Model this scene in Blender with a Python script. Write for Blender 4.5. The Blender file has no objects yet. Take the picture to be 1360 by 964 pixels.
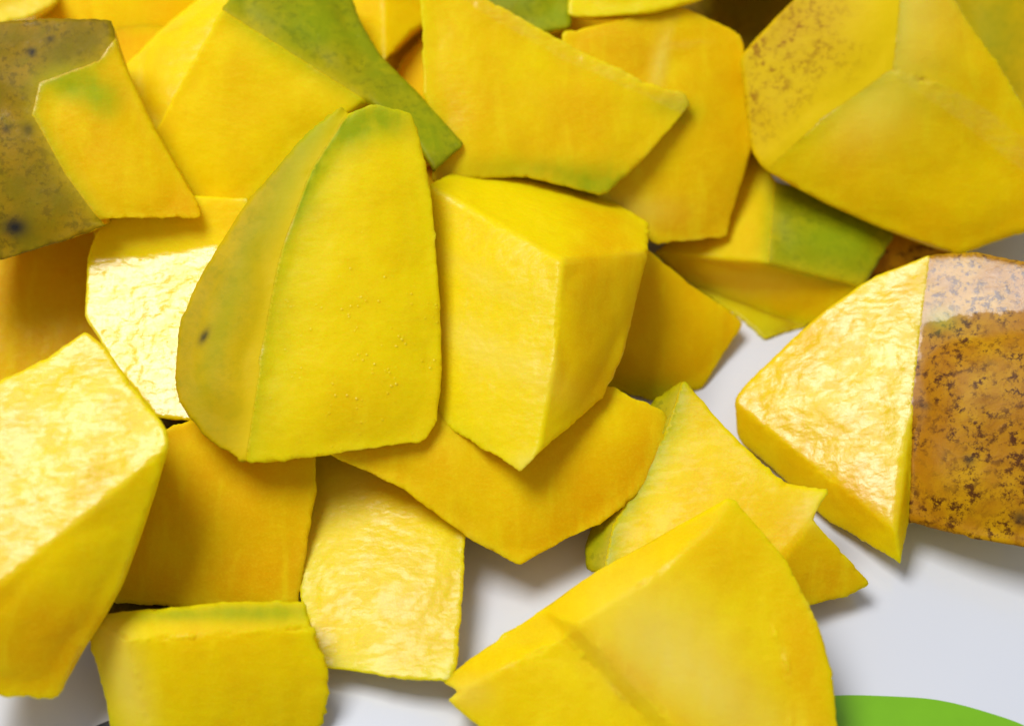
import bpy, bmesh, math, random
import numpy as np
from mathutils import Vector, Matrix, noise, kdtree

S = bpy.context.scene
COL = S.collection
CM = 0.01

# ------------------------------------------------------------------ camera
PITCH = math.radians(52)
DIST, WIDTH = 34.0, 17.0                       # cm
TGT = np.array([0.0, 0.0, 1.2])
FWD = np.array([0, math.cos(PITCH), -math.sin(PITCH)])
UP = np.array([0, math.sin(PITCH), math.cos(PITCH)])
RIGHT = np.array([1.0, 0, 0])
CAM = TGT - FWD * DIST
cd = bpy.data.cameras.new('camera')
cam = bpy.data.objects.new('camera', cd)
COL.objects.link(cam)
cam.location = CAM * CM
cam.rotation_euler = (math.pi / 2 - PITCH, 0, 0)
cd.sensor_width = 36
cd.lens = 36 * DIST / WIDTH
cd.clip_start, cd.clip_end = 0.01, 20
cd.dof.use_dof = True
cd.dof.focus_distance = 0.325
cd.dof.aperture_fstop = 11
S.camera = cam

# ------------------------------------------------------------------ world, lamps, exposure
w = bpy.data.worlds.new('World')
S.world = w
w.use_nodes = True
bg = w.node_tree.nodes['Background']
bg.inputs[0].default_value = (0.80, 0.86, 1.0, 1)
bg.inputs[1].default_value = 0.38


def area(name, d, dist, sx, sy, power, col):
    ld = bpy.data.lights.new(name, 'AREA')
    ld.shape = 'RECTANGLE'
    ld.size, ld.size_y = sx, sy
    ld.energy = power
    ld.color = col
    o = bpy.data.objects.new(name, ld)
    COL.objects.link(o)
    v = Vector(d).normalized()
    o.location = v * dist + Vector((0, 0, 0.012))
    o.rotation_euler = v.to_track_quat('Z', 'Y').to_euler()
    return o


LAMP_DIR = (-0.34, 0.14, 0.93)
area('window_light', LAMP_DIR, 1.0, 0.52, 0.40, 10.9, (0.985, 0.985, 0.98))
S.view_settings.view_transform = 'Standard'
S.view_settings.look = 'None'
S.view_settings.exposure = -0.14
S.view_settings.gamma = 1.0
S.render.engine = 'CYCLES'
S.cycles.use_denoising = True
S.cycles.max_bounces = 8

random.seed(7)


# ------------------------------------------------------------------ pixel <-> place
def ray(px, py):
    u = (px - 680) / 1360 * WIDTH / DIST
    v = -(py - 482) / 1360 * WIDTH / DIST
    d = FWD + RIGHT * u + UP * v
    return d / np.linalg.norm(d)


def at_h(px, py, h):
    d = ray(px, py)
    return CAM + d * ((h - CAM[2]) / d[2])


def at_plane(px, py, c, n):
    d = ray(px, py)
    return CAM + d * (np.dot(c - CAM, n) / np.dot(d, n))


def to_px(P):
    q = P - CAM
    z = q @ FWD
    return 680 + (q @ RIGHT) / z * DIST / WIDTH * 1360, 482 - (q @ UP) / z * DIST / WIDTH * 1360


# ------------------------------------------------------------------ materials
class NT:
    def __init__(self, name):
        self.m = bpy.data.materials.new(name)
        self.m.use_nodes = True
        self.t = self.m.node_tree
        self.b = self.t.nodes['Principled BSDF']

    def n(self, typ, **kw):
        o = self.t.nodes.new(typ)
        for k, v in kw.items():
            setattr(o, k, v)
        return o

    def l(self, a, b):
        self.t.links.new(a, b)

    def val(self, x, sock):
        if isinstance(x, (int, float)):
            sock.default_value = x
        elif isinstance(x, tuple):
            sock.default_value = x if len(x) == 4 else (*x, 1)
        else:
            self.l(x, sock)

    def math(self, op, a, b=0.0, clamp=False):
        o = self.n('ShaderNodeMath', operation=op, use_clamp=clamp)
        self.val(a, o.inputs[0])
        self.val(b, o.inputs[1])
        return o.outputs[0]

    def mix(self, f, a, b, mode='MIX'):
        o = self.n('ShaderNodeMix', data_type='RGBA', blend_type=mode)
        self.val(f, o.inputs[0])
        self.val(a, o.inputs[6])
        self.val(b, o.inputs[7])
        return o.outputs[2]

    def attr(self, name):
        return self.n('ShaderNodeAttribute', attribute_name=name).outputs['Fac']

    def coord(self, sx=100, sy=100, sz=100, rot=(0, 0, 0)):
        c = self.n('ShaderNodeTexCoord')
        m = self.n('ShaderNodeMapping')
        m.inputs['Scale'].default_value = (sx, sy, sz)
        m.inputs['Rotation'].default_value = rot
        self.l(c.outputs['Object'], m.inputs[0])
        return m.outputs[0]

    def noise(self, vec, scale, detail=3, rough=0.55, dist=0.0):
        o = self.n('ShaderNodeTexNoise')
        self.l(vec, o.inputs['Vector'])
        o.inputs['Scale'].default_value = scale
        o.inputs['Detail'].default_value = detail
        o.inputs['Roughness'].default_value = rough
        o.inputs['Distortion'].default_value = dist
        return o.outputs['Fac']

    def ramp(self, x, lo, hi):
        o = self.n('ShaderNodeMapRange', interpolation_type='SMOOTHSTEP')
        self.val(x, o.inputs[0])
        o.inputs[1].default_value = lo
        o.inputs[2].default_value = hi
        return o.outputs[0]

    def bump(self, h, strength, dist, prev=None):
        o = self.n('ShaderNodeBump')
        self.val(strength, o.inputs['Strength'])
        o.inputs['Distance'].default_value = dist
        self.l(h, o.inputs['Height'])
        if prev is not None:
            self.l(prev, o.inputs['Normal'])
        return o.outputs[0]


def make_flesh():
    t = NT('mango_flesh')
    v = t.coord()
    big = t.noise(v, 0.8, 3)
    mid = t.noise(v, 3.0, 4)
    fib = t.noise(t.coord(260, 45, 120, (0.3, 0.2, 0.7)), 1.0, 4, 0.6, 0.4)
    fine = t.noise(v, 26.0, 2, 0.6)
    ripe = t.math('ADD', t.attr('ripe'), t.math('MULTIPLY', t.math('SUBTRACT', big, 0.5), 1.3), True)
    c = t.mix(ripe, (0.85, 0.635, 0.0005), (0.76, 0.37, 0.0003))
    c = t.mix(t.math('MULTIPLY', t.ramp(fib, 0.46, 0.72), 0.45), c, (0.88, 0.66, 0.006))
    c = t.mix(t.math('MULTIPLY', t.ramp(mid, 0.48, 0.75), 0.30), c, (0.76, 0.48, 0.001))
    c = t.mix(t.math('MULTIPLY', t.ramp(fine, 0.40, 0.75), 0.22), c, (0.92, 0.70, 0.02))
    c = t.mix(t.math('MULTIPLY', t.ramp(t.noise(v, 34.0, 2, 0.7), 0.45, 0.75), 0.22), c, (0.70, 0.43, 0.001))
    c = t.mix(t.math('MULTIPLY', t.attr('pale'), t.math('ADD', 0.5, t.math('MULTIPLY', fib, 0.9)), True), c, (0.84, 0.64, 0.09))
    g = t.math('MULTIPLY', t.attr('green'), t.math('ADD', 0.1, t.math('ADD', t.math('MULTIPLY', mid, 0.8), t.math('MULTIPLY', fib, 1.0))), True)
    c = t.mix(g, c, (0.34, 0.38, 0.003))
    c = t.mix(t.attr('spot'), c, (0.05, 0.03, 0.01))
    t.l(c, t.b.inputs['Base Color'])
    wet = t.attr('wet')
    t.l(t.math('SUBTRACT', t.math('ADD', 0.44, t.math('MULTIPLY', mid, 0.16)), t.math('MULTIPLY', wet, 0.24)), t.b.inputs['Roughness'])
    t.b.inputs['Subsurface Weight'].default_value = 0.5
    t.b.inputs['Subsurface Radius'].default_value = (1.0, 0.55, 0.06)
    t.b.inputs['Subsurface Scale'].default_value = 0.007
    t.b.inputs['IOR'].default_value = 1.40
    t.l(t.math('ADD', 0.04, t.math('MULTIPLY', wet, 0.30)), t.b.inputs['Specular IOR Level'])
    t.l(t.math('SUBTRACT', t.math('MULTIPLY', wet, 1.25), 0.02, True), t.b.inputs['Coat Weight'])
    t.b.inputs['Coat Roughness'].default_value = 0.27
    # torn, wet surface: fibres and pores
    por = t.noise(t.coord(80, 135, 135, (0.2, 0.1, 0.2)), 7.0, 1.0, 0.4)
    lump = t.noise(v, 2.2, 3, 0.5)
    film = t.ramp(t.math('ADD', t.math('MULTIPLY', t.noise(v, 1.3, 4, 0.6), 0.5), t.math('MULTIPLY', t.noise(t.coord(60, 150, 150, (0.2, 0.1, 0.25)), 5.0, 4, 0.65, 0.6), 0.5)), 0.44, 0.57)
    h = t.math('ADD', t.math('ADD', t.math('MULTIPLY', fib, 0.35), t.math('MULTIPLY', lump, 0.35)), t.math('ADD', t.math('MULTIPLY', por, 0.75), t.math('MULTIPLY', fine, 0.16)))
    soak = t.math('MAXIMUM', t.math('SUBTRACT', wet, 1.0), 0.0)
    film = t.math('ADD', film, t.math('MULTIPLY', soak, 3.0), True)
    st = t.math('SUBTRACT', t.math('ADD', 0.11, t.math('MULTIPLY', wet, 0.15)), t.math('MULTIPLY', soak, 0.4))
    nb = t.bump(h, st, 0.0009)
    vo = t.n('ShaderNodeTexVoronoi')
    t.l(v, vo.inputs['Vector'])
    vo.inputs['Scale'].default_value = 9.5
    bead = t.math('MULTIPLY', t.math('SUBTRACT', 1.0, t.ramp(vo.outputs['Distance'], 0.05, 0.34)), t.ramp(t.noise(v, 3.0, 3), 0.50, 0.66))
    bead = t.math('MULTIPLY', bead, t.attr('bead'))
    nb = t.bump(bead, 0.40, 0.0007, nb)
    t.l(nb, t.b.inputs['Normal'])
    t.l(nb, t.b.inputs['Coat Normal'])
    t.l(t.math('ADD', t.math('MULTIPLY', t.math('SUBTRACT', t.math('MULTIPLY', wet, 1.25), 0.12, True), t.math('ADD', 0.08, t.math('MULTIPLY', film, 0.74))), t.math('MULTIPLY', bead, 0.8), True), t.b.inputs['Coat Weight'])
    return t.m


def make_peel(name, c1, c2, c3, speck, speck_amt, rough, dot=0.5, coat=0.12, crough=0.18):
    t = NT(name)
    v = t.coord()
    big = t.noise(v, 0.9, 4, 0.6)
    mid = t.noise(v, 4.0, 5, 0.65, 0.6)
    fine = t.noise(v, 7.5, 5, 0.7)
    c = t.mix(t.ramp(big, 0.35, 0.65), c1, c2)
    c = t.mix(t.math('MULTIPLY', t.ramp(mid, 0.45, 0.75), 0.6), c, c3)
    # speckles gathered in clouds
    sp = t.math('MULTIPLY', t.ramp(fine, 0.47, 0.62), t.ramp(t.noise(v, 1.8, 3), 0.32, 0.56))
    sp = t.math('MAXIMUM', t.math('MULTIPLY', sp, speck_amt), 0.0, True)
    c = t.mix(t.math('MULTIPLY', sp, t.attr('speck'), True), c, speck)
    vo = t.n('ShaderNodeTexVoronoi')
    t.l(v, vo.inputs['Vector'])
    vo.inputs['Scale'].default_value = 4.2
    lent = t.math('SUBTRACT', 1.0, t.ramp(vo.outputs['Distance'], 0.05, 0.16))
    c = t.mix(t.math('MULTIPLY', lent, dot), c, (0.62, 0.52, 0.10))
    c = t.mix(t.math('MULTIPLY', t.attr('green'), 0.85), c, (0.27, 0.37, 0.003))
    c = t.mix(t.attr('pale'), c, (0.78, 0.56, 0.004))
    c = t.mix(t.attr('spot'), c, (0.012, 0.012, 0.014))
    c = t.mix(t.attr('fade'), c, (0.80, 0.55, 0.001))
    t.l(c, t.b.inputs['Base Color'])
    t.l(t.math('ADD', rough - 0.06, t.math('MULTIPLY', mid, 0.14)), t.b.inputs['Roughness'])
    t.b.inputs['Specular IOR Level'].default_value = 0.10
    t.b.inputs['Subsurface Weight'].default_value = 0.08
    t.b.inputs['Subsurface Radius'].default_value = (1.0, 0.6, 0.06)
    t.b.inputs['Subsurface Scale'].default_value = 0.002
    pw = t.attr('wet')
    pw = t.math('ADD', t.math('MULTIPLY', pw, 0.25), t.math('MULTIPLY', t.ramp(t.math('ADD', pw, t.math('MULTIPLY', t.math('SUBTRACT', t.noise(v, 3.5, 6, 0.7), 0.5), 1.5)), 0.42, 0.60), 0.75))
    t.l(t.math('MULTIPLY', pw, coat), t.b.inputs['Coat Weight'])
    t.b.inputs['Coat Roughness'].default_value = crough
    nb = t.bump(t.math('ADD', t.math('MULTIPLY', mid, 0.5), t.math('MULTIPLY', fine, 0.35)), 0.25, 0.0006)
    t.l(nb, t.b.inputs['Normal'])
    t.l(nb, t.b.inputs['Coat Normal'])
    return t.m


FLESH = make_flesh()
PEELS = {
    'green': make_peel('green_peel', (0.25, 0.27, 0.001), (0.36, 0.30, 0.001), (0.43, 0.37, 0.001), (0.12, 0.14, 0.002), 0.5, 0.48, 0.10, 0.03),
    'olive': make_peel('olive_peel', (0.58, 0.38, 0.0003), (0.47, 0.32, 0.0003), (0.41, 0.31, 0.0003), (0.30, 0.26, 0.002), 0.3, 0.50, 0.0, 0.03),
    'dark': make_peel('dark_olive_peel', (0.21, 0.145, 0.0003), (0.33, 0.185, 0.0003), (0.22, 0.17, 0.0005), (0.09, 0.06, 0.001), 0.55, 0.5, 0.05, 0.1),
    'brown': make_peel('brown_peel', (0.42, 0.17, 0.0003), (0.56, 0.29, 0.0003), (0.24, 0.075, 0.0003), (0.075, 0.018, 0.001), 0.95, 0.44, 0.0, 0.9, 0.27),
    'amber': make_peel('amber_peel', (0.66, 0.44, 0.001), (0.58, 0.34, 0.001), (0.52, 0.32, 0.001), (0.26, 0.085, 0.0005), 1.0, 0.52, 0.0, 0.03),
}


# ------------------------------------------------------------------ chunk builder
def seg_dist(P, a, b):
    ab = b - a
    t = np.clip(((P - a) @ ab) / max(ab @ ab, 1e-9), 0, 1)
    return np.linalg.norm(P - (a + t[:, None] * ab), axis=1)


def fit_plane(pts, hint):
    h = np.array(hint, float)
    h /= np.linalg.norm(h)
    pts = np.array(pts)
    c = pts.mean(0)
    M = 0.015 * (np.eye(3) - np.outer(h, h))
    for p in pts:
        M += np.outer(p - c, p - c) / len(pts)
    wv, vv = np.linalg.eigh(M)
    n = vv[:, 0]
    if n @ h < 0:
        n = -n
    return c, n


def link_mesh(name, V, F, mat, parent, attrs, nrm=None):
    me = bpy.data.meshes.new(name)
    me.from_pydata((V * CM).tolist(), [], F)
    for k, a in attrs.items():
        at = me.attributes.new(k, 'FLOAT', 'POINT')
        at.data.foreach_set('value', np.ascontiguousarray(a, dtype=np.float32))
    me.polygons.foreach_set('use_smooth', [True] * len(me.polygons))
    me.materials.append(mat)
    me.update()
    if nrm is not None:
        me.normals_split_custom_set_from_vertices([tuple(n) for n in nrm])
    o = bpy.data.objects.new(name, me)
    COL.objects.link(o)
    if parent is not None:
        o.parent = parent
    return o


def blobs(P2, lst):
    out = np.zeros(len(P2))
    for b in lst:
        x, y, rx, ry, amt = b[:5]
        ang = math.radians(b[5]) if len(b) > 5 else 0.0
        dx, dy = P2[:, 0] - x, P2[:, 1] - y
        ux = dx * math.cos(ang) + dy * math.sin(ang)
        uy = -dx * math.sin(ang) + dy * math.cos(ang)
        out += amt * np.exp(-((ux / rx) ** 2 + (uy / ry) ** 2))
    return np.clip(out, 0, 1)


def chunk(label, h0, verts, faces, thick=2.0, shrink=0.82, L=0.058, rag=1.2, ripe=0.25, greens=(), pales=(), spots=(),
          ripe_shade=(), specks=None, beads=(), peel_green=0.8, gw=0.30, smooth=3, seed=None, grow=5, fade=0.3, fw=0.15, soft=2, juice=0.8):
    """verts {id: (px, py)}; faces [(ids, normal hint, kind, bulge, wet)], the first one hangs at height h0 of its first id."""
    seed = seed if seed is not None else sum(map(ord, label))
    pos, polys = {}, []
    use = {}
    for ids, *_r in faces:
        for a, b in zip(ids, ids[1:] + ids[:1]):
            use[frozenset((a, b))] = use.get(frozenset((a, b)), 0) + 1
    rimk = {k for e, c in use.items() if c == 1 for k in e}
    cpx = np.mean([verts[k] for k in rimk], axis=0)
    verts = dict(verts)
    for k in rimk:
        d = np.array(verts[k], float) - cpx
        verts[k] = tuple(np.array(verts[k]) + d / max(np.linalg.norm(d), 1) * grow)
    for i, (ids, hint, kind, bulge, wet) in enumerate(faces):
        if len(hint) == 2:                      # lies so that it mirrors the window towards the lens, turned a little
            pc = at_h(np.mean([verts[k][0] for k in ids]), np.mean([verts[k][1] for k in ids]), h0)
            ld = np.array(LAMP_DIR) / np.linalg.norm(LAMP_DIR) * 100 + np.array([0, 0, 1.2]) - pc
            vd = CAM - pc
            hint = ld / np.linalg.norm(ld) + vd / np.linalg.norm(vd) + np.array([hint[0], hint[1], 0])
        known = [pos[k] for k in ids if k in pos]
        if not known:
            pos[ids[0]] = at_h(*verts[ids[0]], h0)
            known = [pos[ids[0]]]
        c, n = fit_plane(known, hint)
        for k in ids:
            if k not in pos:
                p = at_plane(*verts[k], c, n)
                if p[2] < 0.03:
                    p = at_h(*verts[k], 0.03)
                pos[k] = p
        polys.append((ids, kind, bulge, wet))
    bm = bmesh.new()
    bv = {k: bm.verts.new(p) for k, p in pos.items()}
    nvis = len(polys)
    for i, (ids, *_r) in enumerate(polys):
        P = np.array([pos[k] for k in ids])
        nn = sum(np.cross(P[a] - P[0], P[a + 1] - P[0]) for a in range(1, len(P) - 1))
        ids2 = ids if nn @ (CAM - P.mean(0)) > 0 else ids[::-1]
        f = bm.faces.new([bv[k] for k in ids2])
        f.material_index = i
    # close the far side: the rim is carried away from the light side and drawn in
    cen = np.mean([p for p in pos.values()], axis=0)
    rim = [e for e in bm.edges if len(e.link_faces) == 1]
    back, back2 = {}, {}
    sets = {v for e in rim for v in e.verts}
    for v in sets:
        p = np.array(v.co)
        q = p + FWD * thick * 0.55
        cq = cen + FWD * thick * 0.55
        q = cq + (q - cq) * (shrink + 1) / 2
        q[2] = max(q[2], 0.02)
        back[v] = bm.verts.new(q)
        q = p + FWD * thick
        cq = cen + FWD * thick
        q = cq + (q - cq) * shrink * 0.9
        q[2] = max(q[2], 0.015)
        back2[v] = bm.verts.new(q)
    for e in rim:
        a, b = e.verts
        f0 = e.link_faces[0]
        for lp in f0.loops:
            if lp.edge == e:
                a, b = lp.vert, lp.link_loop_next.vert
        for A_, B_ in ((None, back), (back, back2)):
            a1, b1 = (a, b) if A_ is None else (A_[a], A_[b])
            f = bm.faces.new((b1, a1, B_[a], B_[b]))
            f.material_index = nvis
    nxt = {}
    for e in rim:
        for lp in e.link_faces[0].loops:
            if lp.edge == e:
                nxt[lp.vert] = lp.link_loop_next.vert
    st = next(iter(nxt))
    loop, k = [back2[st]], nxt[st]
    while k is not st and len(loop) < 200:
        loop.append(back2[k])
        k = nxt[k]
    cz = np.mean([np.array(v.co) for v in loop], axis=0)
    cv = bm.verts.new(cz)
    for a, b in zip(loop, loop[1:] + loop[:1]):
        f = bm.faces.new((b, a, cv))
        f.material_index = nvis
    bmesh.ops.triangulate(bm, faces=bm.faces[:])
    for it in range(14):
        es = []
        for e in bm.edges:
            vis = any(f.material_index < nvis for f in e.link_faces)
            if e.calc_length() > (L * 1.35 if vis else 0.30):
                es.append(e)
        if not es:
            break
        # longest first keeps triangles fat
        mx = max(e.calc_length() for e in es)
        es = [e for e in es if e.calc_length() > mx * 0.62]
        bmesh.ops.subdivide_edges(bm, edges=es, cuts=1, use_single_edge=True)
        bmesh.ops.triangulate(bm, faces=[f for f in bm.faces if len(f.verts) > 3])
    bm.verts.index_update()
    V = np.array([v.co[:] for v in bm.verts])
    F = np.array([[v.index for v in f.verts] for f in bm.faces])
    FK = np.array([f.material_index for f in bm.faces])
    E = np.array([[e.verts[0].index, e.verts[1].index] for e in bm.edges])
    bm.free()
    nV = len(V)
    inface = np.zeros((nV, nvis + 1), bool)
    for c in range(3):
        inface[F[:, c], FK] = True
    cnt = inface.sum(1)
    # bulge every face about its own outline
    disp = np.zeros_like(V)
    for i, (ids, kind, bulge, wet) in enumerate(polys):
        sel = np.where(inface[:, i] & (cnt == 1))[0]
        if len(sel) == 0 or abs(bulge) < 1e-6:
            continue
        P = np.array([pos[k] for k in ids])
        nn = sum(np.cross(P[a] - P[0], P[a + 1] - P[0]) for a in range(1, len(P) - 1))
        if nn @ (CAM - P.mean(0)) < 0:
            nn = -nn
        nn /= np.linalg.norm(nn)
        D = np.stack([seg_dist(V[sel], P[a], P[(a + 1) % len(P)]) for a in range(len(P))])
        kk = 3.0
        d = np.maximum(-np.log(np.exp(-kk * D).sum(0)) / kk, 0)
        d0 = D.min(0)
        d = np.minimum(d + 0.0 * d0, d0)
        R = max(d.max(), 0.2)
        x = np.clip(d / R, 0, 1)
        disp[sel] += nn * (bulge * (1 - (1 - x) ** 2))[:, None]
    V = V + disp
    # round the edges
    deg = np.bincount(E.ravel(), minlength=nV)[:, None].astype(float)
    visv = inface[:, :nvis].any(1)
    for it in range(smooth):
        acc = np.zeros_like(V)
        np.add.at(acc, E[:, 0], V[E[:, 1]])
        np.add.at(acc, E[:, 1], V[E[:, 0]])
        V = V + 0.5 * (acc / deg - V)
    # soften the ridges between faces, leaving the outline alone
    if soft:
        m = ((cnt > 1) & ~inface[:, nvis]).astype(float)
        for it in range(5):
            acc = np.zeros(nV)
            np.add.at(acc, E[:, 0], m[E[:, 1]])
            np.add.at(acc, E[:, 1], m[E[:, 0]])
            m = np.maximum(m, acc / deg[:, 0])
        m = np.where(inface[:, nvis], 0, m)[:, None]
        for it in range(soft):
            acc = np.zeros_like(V)
            np.add.at(acc, E[:, 0], V[E[:, 1]])
            np.add.at(acc, E[:, 1], V[E[:, 0]])
            V = V + 0.5 * m * (acc / deg - V)

    # normals
    def normals(V):
        fn = np.cross(V[F[:, 1]] - V[F[:, 0]], V[F[:, 2]] - V[F[:, 0]])
        N = np.zeros_like(V)
        for c in range(3):
            np.add.at(N, F[:, c], fn)
        N = N / np.maximum(np.linalg.norm(N, axis=1), 1e-12)[:, None]
        A = N.copy()
        np.add.at(A, E[:, 0], N[E[:, 1]])
        np.add.at(A, E[:, 1], N[E[:, 0]])
        return A / np.maximum(np.linalg.norm(A, axis=1), 1e-12)[:, None]
    N = normals(V)
    peel_ids = [i for i, p in enumerate(polys) if p[1] != 'flesh']
    peelv = inface[:, peel_ids].any(1) if peel_ids else np.zeros(nV, bool)
    edge = cnt > 1
    wetv = np.zeros(nV)
    for i, p in enumerate(polys):
        wetv = np.maximum(wetv, inface[:, i] * p[3])
    rid = np.zeros(nV)
    offw = Vector((seed % 41, seed % 17, seed % 29))
    for i in np.where((inface[:, :nvis].sum(1) > 1) | (visv & inface[:, nvis]))[0]:
        rid[i] = max(0.0, noise.noise((Vector(V[i]) + offw) * 1.3) * 2.6)
    for it in range(3):
        acc = np.zeros(nV)
        np.add.at(acc, E[:, 0], rid[E[:, 1]])
        np.add.at(acc, E[:, 1], rid[E[:, 0]])
        rid = np.maximum(rid * 0.8, acc / deg[:, 0])
    wetv = np.maximum(wetv, np.clip(rid, 0, 0.8) * juice)
    amp = np.zeros(nV)
    off = Vector((seed % 97, seed % 31, seed % 53))
    for i in range(nV):
        p = Vector(V[i]) + off
        a = 0.045 * noise.noise(p * 0.8) + 0.007 * noise.noise(p * 2.7)
        if visv[i] and not peelv[i]:
            a += (0.003 + 0.006 * wetv[i]) * noise.noise(p * 8.0)
        if edge[i]:
            a += rag * max(0.15, 0.7 + 2.2 * noise.noise(p * 1.1)) * (0.018 * noise.noise(p * 4.0) + 0.017 * noise.noise(p * 10.0))
        amp[i] = a
    V = V + N * amp[:, None]
    V[:, 2] = np.maximum(V[:, 2], 0.01)
    N = normals(V)
    px, py = to_px(V)
    P2 = np.stack([px, py], 1)
    # flesh turns green just under the skin
    wets = wetv.copy()
    for it in range(14):
        acc = np.zeros(nV)
        np.add.at(acc, E[:, 0], wets[E[:, 1]])
        np.add.at(acc, E[:, 1], wets[E[:, 0]])
        wets = 0.4 * wets + 0.6 * acc / deg[:, 0]
    green = np.zeros(nV)
    if peel_ids:
        kd = kdtree.KDTree(int(peelv.sum()))
        for j, i in enumerate(np.where(peelv)[0]):
            kd.insert(V[i], j)
        kd.balance()
        for i in np.where(visv & ~peelv)[0]:
            d = kd.find(V[i])[2]
            green[i] = peel_green * math.exp(-(d / gw) ** 1.5)
        green[peelv] = 0
    fadev = np.zeros(nV)
    fv = np.where(inface[:, [i for i in range(nvis) if i not in peel_ids]].any(1))[0] if peel_ids else []
    if len(fv):
        kd = kdtree.KDTree(len(fv))
        for j, i in enumerate(fv):
            kd.insert(V[i], j)
        kd.balance()
        for i in np.where(peelv)[0]:
            fadev[i] = fade * math.exp(-(kd.find(V[i])[2] / fw) ** 1.3)
    gb = blobs(P2, greens)
    rp = np.clip(ripe + blobs(P2, ripe_shade), -0.5, 1)
    common = dict(pale=blobs(P2, pales), spot=blobs(P2, spots) if len(spots) else np.zeros(nV))
    root = None
    if peel_ids:
        root = bpy.data.objects.new('mango_chunk', None)
        COL.objects.link(root)
        root.empty_display_size = 0.005
        base = np.array([V[:, 0].mean(), V[:, 1].mean(), V[:, 2].min()])
        root.location = base * CM
    else:
        base = np.array([V[:, 0].mean(), V[:, 1].mean(), V[:, 2].min()])
    loc = V - base
    fle = loc - N * (0.035 * (peelv & ~inface[:, [i for i in range(nvis + 1) if i not in peel_ids]].any(1)))[:, None]
    pale_f = np.where(peelv, 0, common['pale'])
    fo = link_mesh('flesh' if root else 'mango_chunk', fle, F.tolist(), FLESH, root,
                   dict(ripe=rp, green=np.clip(green + np.where(peelv, 0, gb), 0, 1), pale=pale_f,
                        spot=np.where(peelv, 0, common['spot']), wet=wetv, bead=blobs(P2, beads)))
    if root is None:
        fo.location = base * CM
        root = fo
    kinds = sorted({polys[i][1] for i in peel_ids})
    for kd_ in kinds:
        idx = [i for i in peel_ids if polys[i][1] == kd_]
        fs = F[np.isin(FK, idx)]
        used = np.unique(fs)
        mp = -np.ones(nV, int)
        mp[used] = np.arange(len(used))
        fs2 = mp[fs]
        n1 = len(used)
        outer = loc[used] + N[used] * 0.003
        inner = loc[used] - N[used] * 0.04
        skirt = outer.copy()
        # rim of the peel
        ed = {}
        for a, b, c in fs2:
            for x, y in ((a, b), (b, c), (c, a)):
                if (y, x) in ed:
                    del ed[(y, x)]
                else:
                    ed[(x, y)] = 1
        FF = fs2.tolist()
        for (x, y) in ed:
            FF.append([y + n1, x + n1, x + 2 * n1, y + 2 * n1])
        sp = np.ones(nV) if specks is None else blobs(P2, specks)
        VV = np.vstack([outer, skirt, inner])
        two = lambda a: np.concatenate([a[used]] * 3)
        link_mesh('peel', VV, FF, PEELS[kd_], root,
                  dict(green=two(gb), pale=two(common['pale']), spot=two(common['spot']), speck=two(sp), fade=two(fadev), wet=two(wets)), nrm=two(N))
    root['label'] = label
    root['category'] = 'mango piece'
    root['group'] = 'mango chunks heaped on the plate'
    print('%-60s z %.2f..%.2f  tris %d' % (label[:60], min(p[2] for p in pos.values()), max(p[2] for p in pos.values()), len(F)))
    return root


# ------------------------------------------------------------------ table and plate
def simple(name, V, F, mat, parent=None, smooth=True):
    return link_mesh(name, np.array(V, float), F, mat, parent, {}) if smooth else None


tm = NT('table_wood')
v = tm.coord(6, 60, 60)
tm.l(tm.mix(tm.noise(v, 1.0, 5), (0.16, 0.09, 0.05), (0.28, 0.17, 0.09)), tm.b.inputs['Base Color'])
tm.b.inputs['Roughness'].default_value = 0.45
tz = -2.6
tb = simple('table', [(-90, -70, tz), (90, -70, tz), (90, 90, tz), (-90, 90, tz)], [[0, 1, 2, 3]], tm.m)
tb['kind'] = 'structure'

pm = NT('white_porcelain')
v = pm.coord()
pm.l(pm.mix(pm.noise(v, 0.35, 2), (0.66, 0.675, 0.72), (0.70, 0.71, 0.75)), pm.b.inputs['Base Color'])
pm.b.inputs['Roughness'].default_value = 0.22
pm.b.inputs['Coat Weight'].default_value = 0.4
pm.b.inputs['Coat Roughness'].default_value = 0.08
prof = [(0, 0), (8, 0), (13.6, 0), (14.4, 0.08), (15.2, 0.35), (16.2, 0.9), (18.5, 1.75), (20.6, 2.35), (20.8, 2.36), (20.85, 2.25),
        (18.8, 1.5), (16.4, 0.5), (15.0, -0.35), (11.0, -0.6), (10.9, -2.5), (10.2, -2.55), (10.0, -0.7), (0, -0.7)]
PC = np.array([0.0, 1.5, 0.0])
V, F, K = [], [], 128
for r, z in prof:
    for k in range(K):
        a = 2 * math.pi * k / K
        V.append((r * math.cos(a), r * math.sin(a), z))
for i in range(len(prof) - 1):
    for k in range(K):
        k2 = (k + 1) % K
        F.append([i * K + k, (i + 1) * K + k, (i + 1) * K + k2, i * K + k2])
plate_root = bpy.data.objects.new('plate', None)
COL.objects.link(plate_root)
plate_root.location = PC * CM
plate_root['label'] = 'white glazed plate with green printed leaf, under the mango heap'
plate_root['category'] = 'plate'
body = simple('plate_body', V, F, pm.m, plate_root)


def printed(name, pts, col):
    m = NT(name + '_glaze')
    v = m.coord()
    m.l(m.mix(m.noise(v, 2.0, 3), tuple(0.9 * c for c in col), tuple(1.06 * c for c in col)), m.b.inputs['Base Color'])
    m.b.inputs['Roughness'].default_value = 0.3
    P = np.array([at_h(x, y, 0.006) for x, y in pts]) - PC
    return simple(name, P, [list(range(len(pts)))[::-1]], m.m, plate_root)


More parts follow.
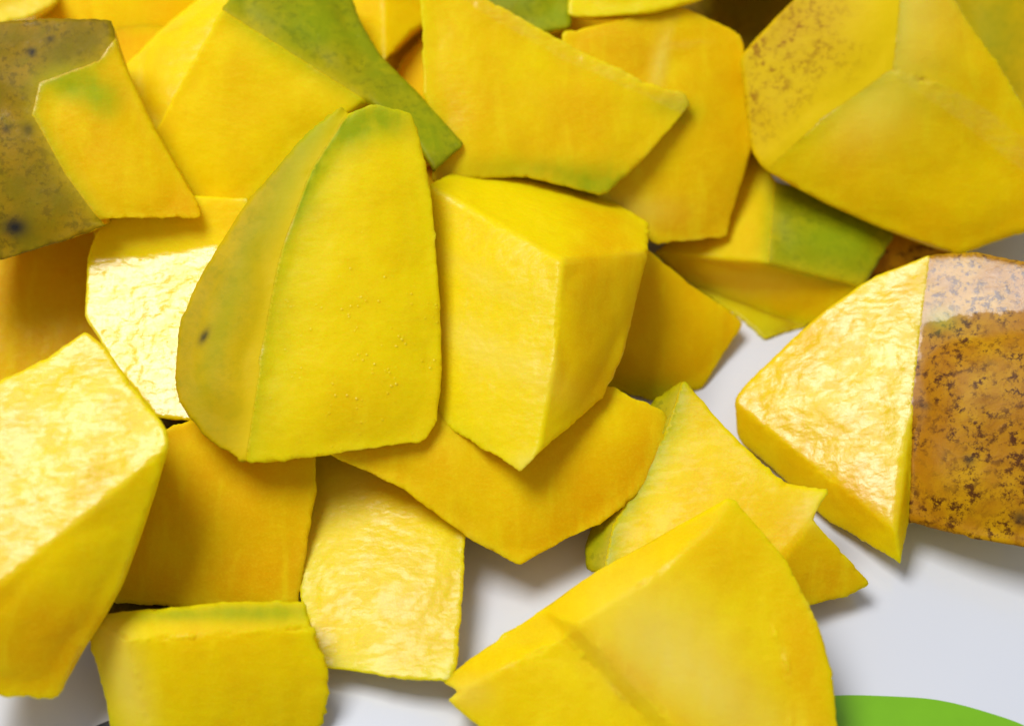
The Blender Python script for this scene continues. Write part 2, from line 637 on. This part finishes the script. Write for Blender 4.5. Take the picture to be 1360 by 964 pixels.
def smooth_loop(pts, n=6):
    out = []
    m = len(pts)
    for i in range(m):
        p0, p1, p2, p3 = (np.array(pts[(i + j - 1) % m], float) for j in range(4))
        for k in range(n):
            t = k / n
            out.append(tuple(0.5 * ((2 * p1) + (-p0 + p2) * t + (2 * p0 - 5 * p1 + 4 * p2 - p3) * t * t + (-p0 + 3 * p1 - 3 * p2 + p3) * t ** 3)))
    return out


printed('printed_leaf', smooth_loop([(1040, 930), (1110, 923), (1180, 924), (1245, 929), (1310, 945), (1370, 968), (1420, 1010), (1400, 1060), (1250, 1080), (1080, 1040), (1010, 980)]), (0.19, 0.46, 0.006))
printed('printed_stem', smooth_loop([(120, 972), (140, 958), (160, 955), (180, 966), (190, 1000), (150, 1030), (120, 1010)]), (0.035, 0.045, 0.06))

# ------------------------------------------------------------------ the heap
fl = 'flesh'
# A: big leaf-shaped wedge in the middle
chunk('large leaf-shaped chunk at the heap centre, olive green peel down its left side', 4.5,
      dict(a=(462, 152), b=(492, 136), c=(548, 150), d=(560, 195), e=(573, 262), f=(579, 350), g=(584, 480), h=(581, 560), i=(562, 585),
           j=(460, 600), k=(326, 614), l=(275, 582), m=(240, 538), n=(231, 505), o=(240, 430), p=(265, 370), q=(330, 270), r=(400, 185), s=(455, 140),
           t=(345, 480), u=(372, 340), v=(415, 225)),
      [(list('abcdefghijktuv'), (0.10, -0.45, 0.88), fl, 0.16, 0.12),
       (list('avutklmnopqrs'), (-0.30, -0.46, 0.84), 'olive', 0.06, 0.1)],
      thick=1.6, ripe=0.1, peel_green=0.38, gw=0.5, smooth=5, fade=0.75, fw=0.3, soft=60, rag=1.3, beads=[(500, 470, 90, 120, 1.0, 20)],
      greens=[(395, 240, 26, 95, 0.75, 25), (480, 160, 95, 32, 0.95, -8), (300, 420, 18, 130, 0.4, 18)],
      spots=[(271, 447, 5, 11, 0.9, 30)])
# B: bright block
chunk('bright yellow block right of the leaf-shaped chunk, pointed corner downward', 3.2,
      dict(a=(572, 250), b=(640, 284), c=(746, 346), d=(737, 480), e=(714, 602), f=(692, 625), g=(583, 556), h=(570, 400),
           i=(600, 232), j=(690, 222), k=(792, 258), l=(862, 298), m=(858, 335), n=(826, 470), o=(802, 522)),
      [(list('abcdefgh'), (-0.40, -0.34, 0.85), fl, 0.05, 0.3),
       (list('cbaijklm'), (0.62, 0.0, 0.78), fl, 0.05, 0.05),
       (list('edcmno'), (0.72, -0.5, 0.45), fl, 0.08, 0.1)],
      thick=1.8, ripe=-0.3, ripe_shade=[(815, 440, 72, 175, 1.5), (760, 270, 150, 40, 0.2)], pales=[(655, 470, 85, 22, 0.45, 28), (640, 370, 60, 14, 0.25, 30), (700, 615, 18, 14, 0.5)])  # right-hand ripe blob also puts that face's shade into the colour
# C
chunk('dull ochre chunk tucked behind the right side of the bright block', 1.7,
      dict(a=(845, 325), b=(985, 430), c=(932, 512), d=(872, 532), e=(790, 512), f=(790, 380)),
      [(list('abcdef'), (0.25, -0.66, 0.70), fl, 0.10, 0.03)], thick=1.2, ripe=0.6, greens=[(870, 520, 55, 22, 0.5)])
# D
chunk('orange kite-shaped slab lying under the bright block, tip over bare plate', 0.75,
      dict(a=(690, 748), b=(615, 706), c=(540, 650), d=(436, 603), e=(500, 540), f=(620, 520), g=(800, 513), h=(882, 546), i=(894, 572), j=(862, 640), k=(800, 692)),
      [(list('abcdefghijk'), (0.12, -0.36, 0.93), fl, 0.22, 0.08)], thick=0.8, ripe=0.55, ripe_shade=[(830, 640, 60, 90, 0.25)])
# E
chunk('yellow wedge with thin green peel edge, behind the triangular front chunk', 1.6,
      dict(a=(908, 504), b=(985, 590), c=(1040, 642), d=(1102, 650), e=(1078, 690), f=(1042, 736), g=(960, 800), h=(803, 760), i=(812, 700), j=(888, 565),
           k=(870, 535), l=(800, 660), m=(778, 722), n=(781, 758), o=(1156, 775), p=(1130, 791), q=(1075, 806), r=(1030, 815)),
      [(list('abcdefghij'), (-0.2, -0.24, 0.95), fl, 0.03, 0.22),
       (list('jihnmlka'), (-0.75, -0.4, 0.5), 'green', 0.05, 0.2),
       (list('gfeopqr'), (0.45, -0.5, 0.7), fl, 0.0, 0.05)],
      thick=0.8, ripe=0.2, grow=3, soft=1, rag=2.0, ripe_shade=[(1090, 760, 60, 60, 0.35)], peel_green=0.7, gw=0.25, pales=[(1075, 680, 25, 20, 0.4)])
# F
chunk('triangular chunk at the front edge, pale fibrous patch on its broad face', 2.1,
      dict(a=(970, 661), b=(1040, 742), c=(1085, 832), d=(1104, 900), e=(1114, 975), f=(1110, 1060), g=(900, 1090), h=(690, 1010), i=(632, 962), j=(596, 928), k=(590, 906),
           l=(640, 868), m=(720, 810), n=(785, 766), o=(880, 711), p=(612, 918), q=(765, 828), r=(880, 756), s=(955, 690),
           t=(1000, 760), u=(1045, 880), v=(1052, 1000), x=(860, 925), y=(935, 1010), w=(752, 845), z=(842, 938), A=(915, 1022)),
      [(list('srqxyvuta'), (0.03, -0.42, 0.91), fl, 0.02, 0.12),
       (list('qxyAzw'), (-0.75, -0.45, 0.45), fl, 0.0, 0.1),
       (list('wpjihgAz'), (-0.10, -0.40, 0.91), fl, 0.06, 0.1),
       (list('kpwqrsaonml'), (-0.65, 0.15, 0.75), fl, 0.05, 0.1),
       (list('atuvyAgfedcb'), (0.75, -0.25, 0.6), fl, 0.12, 0.1)],
      thick=1.6, ripe=0.22, soft=3, rag=1.5, pales=[(880, 850, 90, 60, 0.7, 35), (960, 930, 100, 40, 0.55, 35), (620, 920, 30, 20, 0.4)],
      ripe_shade=[(1060, 860, 30, 140, 0.4, -15), (840, 895, 110, 14, 0.45, 42)])  # thin orange stripe along the ledge is painted groove shade
# G
chunk('wet chunk on the right with brown speckled peel beside its glossy cut face', 0.75,
      dict(a=(978, 532), b=(985, 518), c=(1060, 445), d=(1150, 376), e=(1236, 339), f=(1224, 430), g=(1212, 540), h=(1189, 702), i=(1060, 602),
           j=(985, 582), k=(1100, 690), l=(1198, 748), m=(1206, 688), n=(1300, 336), o=(1380, 352), p=(1450, 420), q=(1470, 560), r=(1430, 690), s=(1362, 727), t=(1280, 711), v=(1256, 420), w=(1284, 412), x=(1318, 414), y=(1352, 408), z=(1400, 412)),
      [(list('abcdefghi'), (-0.04, 0.03), fl, 0.05, 0.82),
       (list('aihlkj'), (-0.35, -0.85, 0.35), fl, 0.03, 0.15),
       (list('hgml'), (0.7, -0.6, 0.3), fl, 0.0, 0.2),
       (list('fenopzyxwv'), (0.04, 0.0), 'brown', 0.02, 1.0),
       (list('mgfvwxyzpqrst'), (0.25, -0.66, 0.70), 'brown', 0.22, 0.12)],
      thick=1.5, ripe=0.3, ripe_shade=[(1090, 660, 90, 50, 0.3)], peel_green=0.0, shrink=0.8,
      greens=[(1250, 425, 22, 16, 0.5)], spots=[(1287, 611, 8, 6, 0.8), (1230, 539, 8, 4, 0.6), (1355, 688, 10, 9, 0.8)], fade=0.0)
# I
chunk('small chunk with bright green peel patch beneath the amber speckled piece', 1.05,
      dict(a=(1186, 312), b=(1144, 380), c=(1085, 366), d=(1022, 350), e=(1030, 245), f=(1110, 262), g=(868, 336), h=(945, 280), i=(1000, 175),
           j=(1075, 430), k=(1014, 450), l=(986, 424), m=(920, 380)),
      [(list('abcdef'), (0.15, -0.25, 0.95), 'green', 0.08, 0.4),
       (list('deihg'), (-0.3, -0.35, 0.88), fl, 0.05, 0.05),
       (list('gdcbjklm'), (0.05, -0.88, 0.42), fl, 0.05, 0.03)],
      thick=1.2, ripe=0.35, peel_green=0.5, gw=0.2, greens=[(1100, 320, 60, 40, 0.8), (1020, 440, 40, 18, 0.2)], pales=[(1000, 375, 60, 20, 0.3)])
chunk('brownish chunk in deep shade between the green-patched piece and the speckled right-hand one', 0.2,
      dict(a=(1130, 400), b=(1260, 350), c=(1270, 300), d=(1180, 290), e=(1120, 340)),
      [(list('abcde'), (0.1, -0.6, 0.78), 'brown', 0.08, 0.0)], thick=0.5)  # brown peel stands in for the shade on this sliver
# H
chunk('large block at upper right with amber peel speckled brown on its left face', 1.2,
      dict(a=(1275, 336), b=(1190, 308), c=(1100, 268), d=(1018, 226), e=(1090, 160), f=(1185, 92), g=(1245, 137), h=(1325, 197), i=(1420, 268), u=(1254, 116), v=(1335, 165), w=(1425, 226), j=(1410, 290), k=(1345, 308),
           l=(1000, 200), m=(985, 75), n=(1030, 28), o=(1080, -25), p=(1200, -60), q=(1262, -10), r=(1300, 50), s=(1362, 150), t=(1425, 230)),
      [(list('abcdefghijk'), (-0.02, -0.75, 0.66), fl, 0.10, 0.05),
       (list('fedlmnop'), (-0.34, -0.55, 0.76), 'amber', 0.08, 0.0),
       (list('fghiwvu'), (0.0, 0.0), fl, 0.0, 0.7),
       (list('fpqrstwvu'), (-0.28, -0.12, 0.95), fl, 0.06, 0.1)],
      thick=2.2, ripe=0.4, peel_green=0.15, smooth=6, fade=1.0, fw=0.8, soft=80, specks=[(1040, 50, 100, 80, 1.0), (1020, 170, 60, 90, 1.0), (1110, 120, 100, 50, 1.0, -35)],
      greens=[(1230, 130, 80, 50, 0.25)], pales=[(1190, 0, 60, 120, 0.8, 10), (1150, 150, 60, 40, 0.3, -35)])
# J
chunk('upright yellow chunk behind the glossy wedge tip at top right of centre', 1.3,
      dict(a=(962, 314), b=(870, 322), c=(795, 262), d=(760, 150), e=(868, 118), f=(885, 60), g=(985, 55), h=(1000, 180), i=(903, 12), j=(748, 45), k=(978, 45)),
      [(list('abcdefgh'), (0.15, -0.55, 0.80), fl, 0.10, 0.1),
       (list('fedji'), (-0.6, -0.3, 0.74), fl, 0.04, 0.15),
       (list('fikg'), (0.2, -0.1, 0.95), fl, 0.0, 0.1)],
      thick=1.4, ripe=0.62, pales=[(875, 90, 10, 40, 0.6, 10), (840, 280, 50, 20, 0.4)], greens=[(900, 150, 30, 15, 0.5)])
# K
chunk('long wedge at top centre, wet top edge and greenish pointed right end', 2.35,
      dict(a=(800, 258), b=(700, 232), c=(575, 240), d=(575, 150), e=(566, 130), f=(562, 60), g=(557, -8), h=(590, -20), i=(650, 20), j=(760, 82), k=(860, 128), l=(908, 150),
           m=(848, 214), n=(917, 138), o=(905, 120), p=(850, 108), q=(760, 66), r=(660, 10), s=(610, -30)),
      [(list('abcdefghijklm'), (0.12, -0.46, 0.88), fl, 0.10, 0.15),
       (list('lkjihsrqpon'), (0.0, 0.0), fl, 0.0, 0.8)],
      thick=1.4, ripe=0.32, ripe_shade=[(740, 160, 120, 60, 0.3)], greens=[(800, 250, 70, 26, 0.9), (690, 225, 110, 18, 0.45), (905, 140, 40, 18, 0.6)])
# L
chunk('yellow block at upper left with broad green peel on its top', 3.6,
      dict(a=(482, 134), b=(400, 195), c=(340, 262), d=(288, 308), e=(262, 268), f=(205, 180), g=(250, 95), h=(296, 14), i=(400, 78),
           j=(330, -25), k=(462, -15), l=(478, 30), m=(502, 75), n=(560, 130), o=(617, 190), p=(572, 228), q=(540, 175)),
      [(list('abcdefghi'), (-0.05, -0.58, 0.81), fl, 0.08, 0.06),
       (list('aihjklmnopq'), (0.04, -0.05, 0.99), 'green', 0.12, 0.15)],
      thick=1.8, ripe=0.24, peel_green=0.35, gw=0.2, greens=[(420, 40, 60, 30, 0.4), (560, 170, 40, 40, 0.5)])
# M
chunk('small wet chunk wedged behind the green-topped block at upper left', 2.9,
      dict(a=(205, 178), b=(176, 110), c=(168, 85), d=(240, 20), e=(275, -15), f=(330, -10), g=(300, 60), h=(260, 150)),
      [(list('abcdefgh'), (-0.25, -0.2, 0.95), fl, 0.10, 0.35)], thick=1.4, ripe=0.2)
# N
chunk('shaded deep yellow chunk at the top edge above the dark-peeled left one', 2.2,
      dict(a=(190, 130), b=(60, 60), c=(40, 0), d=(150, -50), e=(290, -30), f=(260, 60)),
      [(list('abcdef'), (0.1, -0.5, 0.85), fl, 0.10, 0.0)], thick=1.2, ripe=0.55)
# O
chunk('chunk at the left edge with dark olive peel and black blemishes', 3.0,
      dict(a=(267, 288), b=(130, 287), c=(84, 228), d=(42, 152), e=(52, 110), f=(130, 82), g=(152, 52), h=(163, 90), i=(200, 172), j=(264, 270),
           k=(148, 30), l=(60, 28), m=(-70, 35), n=(-75, 75), o=(10, 112), p=(-60, 360), q=(0, 344), r=(145, 296)),
      [(list('abcdefghij'), (0.15, -0.45, 0.88), fl, 0.08, 0.1),
       (list('gfedonmlk'), (0.05, -0.22, 0.96), 'dark', 0.04, 0.3),
       (list('badcopqr') if False else list('bcdonpqr'), (-0.5, -0.45, 0.72), 'dark', 0.12, 0.4)],
      thick=1.6, ripe=0.65, peel_green=0.35, gw=0.15, greens=[(105, 115, 45, 22, 0.9, 10), (140, 140, 20, 20, 0.6)],
      spots=[(20, 302, 17, 13, 1.0), (42, 70, 6, 6, 1.0), (68, 52, 4, 4, 0.8), (38, 172, 7, 8, 0.8), (8, 172, 6, 6, 0.7)])
# P
chunk('orange chunk at the left edge beneath the dark-peeled one', 1.5,
      dict(a=(150, 262), b=(165, 450), c=(60, 520), d=(-70, 560), e=(-70, 280), f=(0, 262)),
      [(list('abcdef'), (0.1, -0.32, 0.94), fl, 0.12, 0.25)], thick=1.4, ripe=0.75)
# Q
chunk('chunk with a gleaming pale wet face left of the leaf-shaped chunk', 1.7,
      dict(a=(205, 552), b=(150, 480), c=(114, 420), d=(116, 348), e=(200, 342), f=(285, 330), g=(330, 340), h=(300, 560), i=(246, 556),
           j=(126, 318), k=(148, 282), l=(230, 262), m=(330, 262)),
      [(list('abcdefghi'), (0.0, 0.02), fl, 0.02, 1.15),
       (list('gfedjklm'), (-0.05, -0.5, 0.86), fl, 0.04, 0.1)],
      thick=1.2, ripe=0.1)
# R
chunk('large block at the left edge with a rough shining top face', 3.3,
      dict(a=(216, 568), b=(222, 592), c=(132, 668), d=(0, 774), e=(-80, 830), f=(-80, 560), g=(0, 508), h=(62, 478), i=(112, 440), j=(138, 460), k=(170, 512),
           l=(205, 645), m=(156, 782), n=(108, 860), o=(76, 926), p=(0, 924), q=(-80, 915)),
      [(list('abcdefghijk'), (-0.04, 0.02), fl, 0.04, 0.68),
       (list('edcblmnopq'), (0.2, -0.80, 0.56), fl, 0.06, 0.05)],
      thick=1.6, ripe=0.15, rag=1.8, ripe_shade=[(60, 860, 170, 90, 0.6)])
# S
chunk('deep orange square chunk below the leaf-shaped chunk', 0.35,
      dict(a=(396, 802), b=(270, 803), c=(148, 798), d=(165, 745), e=(180, 680), f=(188, 584), g=(300, 545), h=(420, 580), i=(416, 660), j=(404, 730)),
      [(list('abcdefghij'), (0.1, -0.45, 0.88), fl, 0.08, 0.05)], thick=0.5, ripe=0.7, rag=1.8)
# T
chunk('squarish chunk with a wet glittering face beside bare plate at bottom centre', 0.6,
      dict(a=(600, 906), b=(520, 896), c=(432, 885), d=(418, 850), e=(399, 790), f=(404, 690), g=(418, 590), h=(540, 620), i=(616, 690), j=(611, 800), k=(608, 870)),
      [(list('abcdefghijk'), (0.05, 0.17), fl, 0.06, 0.5)], thick=0.5, ripe=0.1, pales=[(450, 690, 40, 90, 0.35, 30), (545, 790, 50, 60, 0.25)])
# U
chunk('low block at bottom left, greenish back edge and pale left side', 1.3,
      dict(a=(412, 836), b=(170, 850), c=(200, 985), d=(205, 1040), e=(425, 1010), f=(420, 965), g=(432, 930), h=(430, 884), i=(405, 800), j=(290, 803), k=(112, 816), l=(148, 968), m=(160, 1010)),
      [(list('abcdefgh'), (0.05, -0.71, 0.70), fl, 0.06, 0.04),
       (list('baijk'), (-0.02, -0.10, 0.98), fl, 0.03, 0.1),
       (list('cbklmd'), (-0.75, -0.5, 0.5), fl, 0.03, 0.1)],
      thick=0.9, ripe=0.25, rag=3.2, soft=6, greens=[(350, 812, 110, 16, 0.8), (200, 816, 100, 10, 0.5)], pales=[(165, 900, 26, 90, 0.6, -15)])
# top edge pieces
chunk('pale cut piece in the top left corner', 3.6,
      dict(a=(72, 2), b=(35, 22), c=(-10, 29), d=(-80, 20), e=(-60, -70), f=(60, -50)),
      [(list('abcdef'), (-0.1, -0.35, 0.93), fl, 0.10, 0.3)], thick=1.2, ripe=0.05, pales=[(20, 10, 60, 20, 0.5)])
chunk('piece with pale left face at the top edge between two green-peeled chunks', 3.0,
      dict(a=(512, 80), b=(478, 40), c=(462, -20), d=(520, -50), e=(600, -40), f=(580, 20), g=(545, 40), h=(510, -5)),
      [(list('abcdh'), (-0.45, -0.35, 0.82), fl, 0.04, 0.3),
       (list('ahdefg'), (0.45, -0.6, 0.65), fl, 0.04, 0.0)], thick=1.2, ripe=0.35)
chunk('small dull orange piece deep in the gap left of the long wedge', 2.2,
      dict(a=(540, 130), b=(530, 90), c=(560, 50), d=(600, 60), e=(600, 150)),
      [(list('abcde'), (-0.1, -0.4, 0.9), fl, 0.05, 0.0)], thick=1.0, ripe=0.6)
chunk('green-peeled piece at the top edge behind the long wedge', 3.4,
      dict(a=(756, 36), b=(705, 42), c=(620, 20), d=(600, -60), e=(760, -60), f=(757, 0)),
      [(list('abcdef'), (0.0, -0.25, 0.95), 'green', 0.12, 0.2)], thick=1.4, greens=[(740, 20, 40, 30, 0.6)])
chunk('pale yellow piece with ragged lower edge at the top of the frame', 3.7,
      dict(a=(758, 21), b=(800, 22), c=(862, 13), d=(935, -3), e=(990, -50), f=(860, -90), g=(757, -60)),
      [(list('abcdefg'), (-0.05, -0.3, 0.95), fl, 0.10, 0.2)], thick=1.0, ripe=0.1, rag=2)
chunk('greenish chunk in the top right corner behind the speckled block', 1.7,
      dict(a=(1400, 200), b=(1340, 130), c=(1280, 30), d=(1255, -40), e=(1360, -70), f=(1460, -40), g=(1460, 180)),
      [(list('abcdefg'), (0.1, -0.45, 0.88), 'olive', 0.12, 0.1)], thick=1.4, greens=[(1310, 60, 40, 90, 0.35)])
# fillers deep in the heap's gaps, plus unseen chunks added to cast shade
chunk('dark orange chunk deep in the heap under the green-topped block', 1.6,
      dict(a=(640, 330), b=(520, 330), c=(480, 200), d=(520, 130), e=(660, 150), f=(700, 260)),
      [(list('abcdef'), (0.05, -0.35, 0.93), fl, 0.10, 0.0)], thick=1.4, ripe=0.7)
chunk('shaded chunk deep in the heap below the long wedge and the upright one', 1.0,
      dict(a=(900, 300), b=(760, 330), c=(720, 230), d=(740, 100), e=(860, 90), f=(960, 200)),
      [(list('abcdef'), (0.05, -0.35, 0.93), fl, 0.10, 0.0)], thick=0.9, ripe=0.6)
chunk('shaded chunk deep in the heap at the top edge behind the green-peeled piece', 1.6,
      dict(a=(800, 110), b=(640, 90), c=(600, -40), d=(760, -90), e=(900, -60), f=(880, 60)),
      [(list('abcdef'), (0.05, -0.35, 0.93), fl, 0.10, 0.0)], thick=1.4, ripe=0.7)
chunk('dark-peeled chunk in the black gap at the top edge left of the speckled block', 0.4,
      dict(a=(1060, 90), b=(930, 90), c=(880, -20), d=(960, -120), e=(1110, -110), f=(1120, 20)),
      [(list('abcdef'), (0.05, -0.3, 0.95), 'dark', 0.10, 0.0)], thick=0.4)  # filler; its dark peel paints the shadow of the gap
chunk('tall chunk behind the black gap at the top edge', 2.6,
      dict(a=(1110, -30), b=(900, -40), c=(880, -200), d=(960, -300), e=(1130, -290), f=(1180, -120)),
      [(list('abcdef'), (0.0, -0.5, 0.86), fl, 0.10, 0.0)], thick=1.6, ripe=0.4)  # outside the view, added to keep light out of the gap
chunk('tall chunk behind the brown gap at the top edge left of the long wedge', 3.6,
      dict(a=(600, -60), b=(420, -50), c=(330, -160), d=(400, -260), e=(560, -260), f=(640, -160)),
      [(list('abcdef'), (0.0, -0.5, 0.86), fl, 0.10, 0.0)], thick=1.6, ripe=0.4)  # added out of view to block light from behind
chunk('tall chunk behind the shaded deep yellow one at upper left', 3.2,
      dict(a=(290, -60), b=(100, -60), c=(40, -160), d=(100, -260), e=(260, -260), f=(310, -160)),
      [(list('abcdef'), (0.0, -0.5, 0.86), fl, 0.10, 0.0)], thick=1.6, ripe=0.4)  # out of view, put in to throw shade on the piece below
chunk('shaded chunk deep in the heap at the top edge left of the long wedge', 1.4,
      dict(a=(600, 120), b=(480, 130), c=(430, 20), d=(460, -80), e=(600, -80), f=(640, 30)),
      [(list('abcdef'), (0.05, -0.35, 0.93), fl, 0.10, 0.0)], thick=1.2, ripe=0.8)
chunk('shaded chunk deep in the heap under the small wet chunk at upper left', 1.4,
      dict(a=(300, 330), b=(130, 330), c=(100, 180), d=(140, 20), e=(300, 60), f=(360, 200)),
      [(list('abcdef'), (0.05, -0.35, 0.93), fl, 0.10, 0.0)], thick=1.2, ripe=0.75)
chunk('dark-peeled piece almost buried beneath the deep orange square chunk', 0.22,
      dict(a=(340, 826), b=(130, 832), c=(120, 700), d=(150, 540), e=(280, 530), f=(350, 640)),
      [(list('abcdef'), (0.0, -0.16, 0.98), 'dark', 0.04, 0.0)], thick=0.2, spots=[(220, 575, 60, 40, 0.8), (220, 800, 90, 20, 0.7)])  # dark peel and black spots are painted shade for the gaps
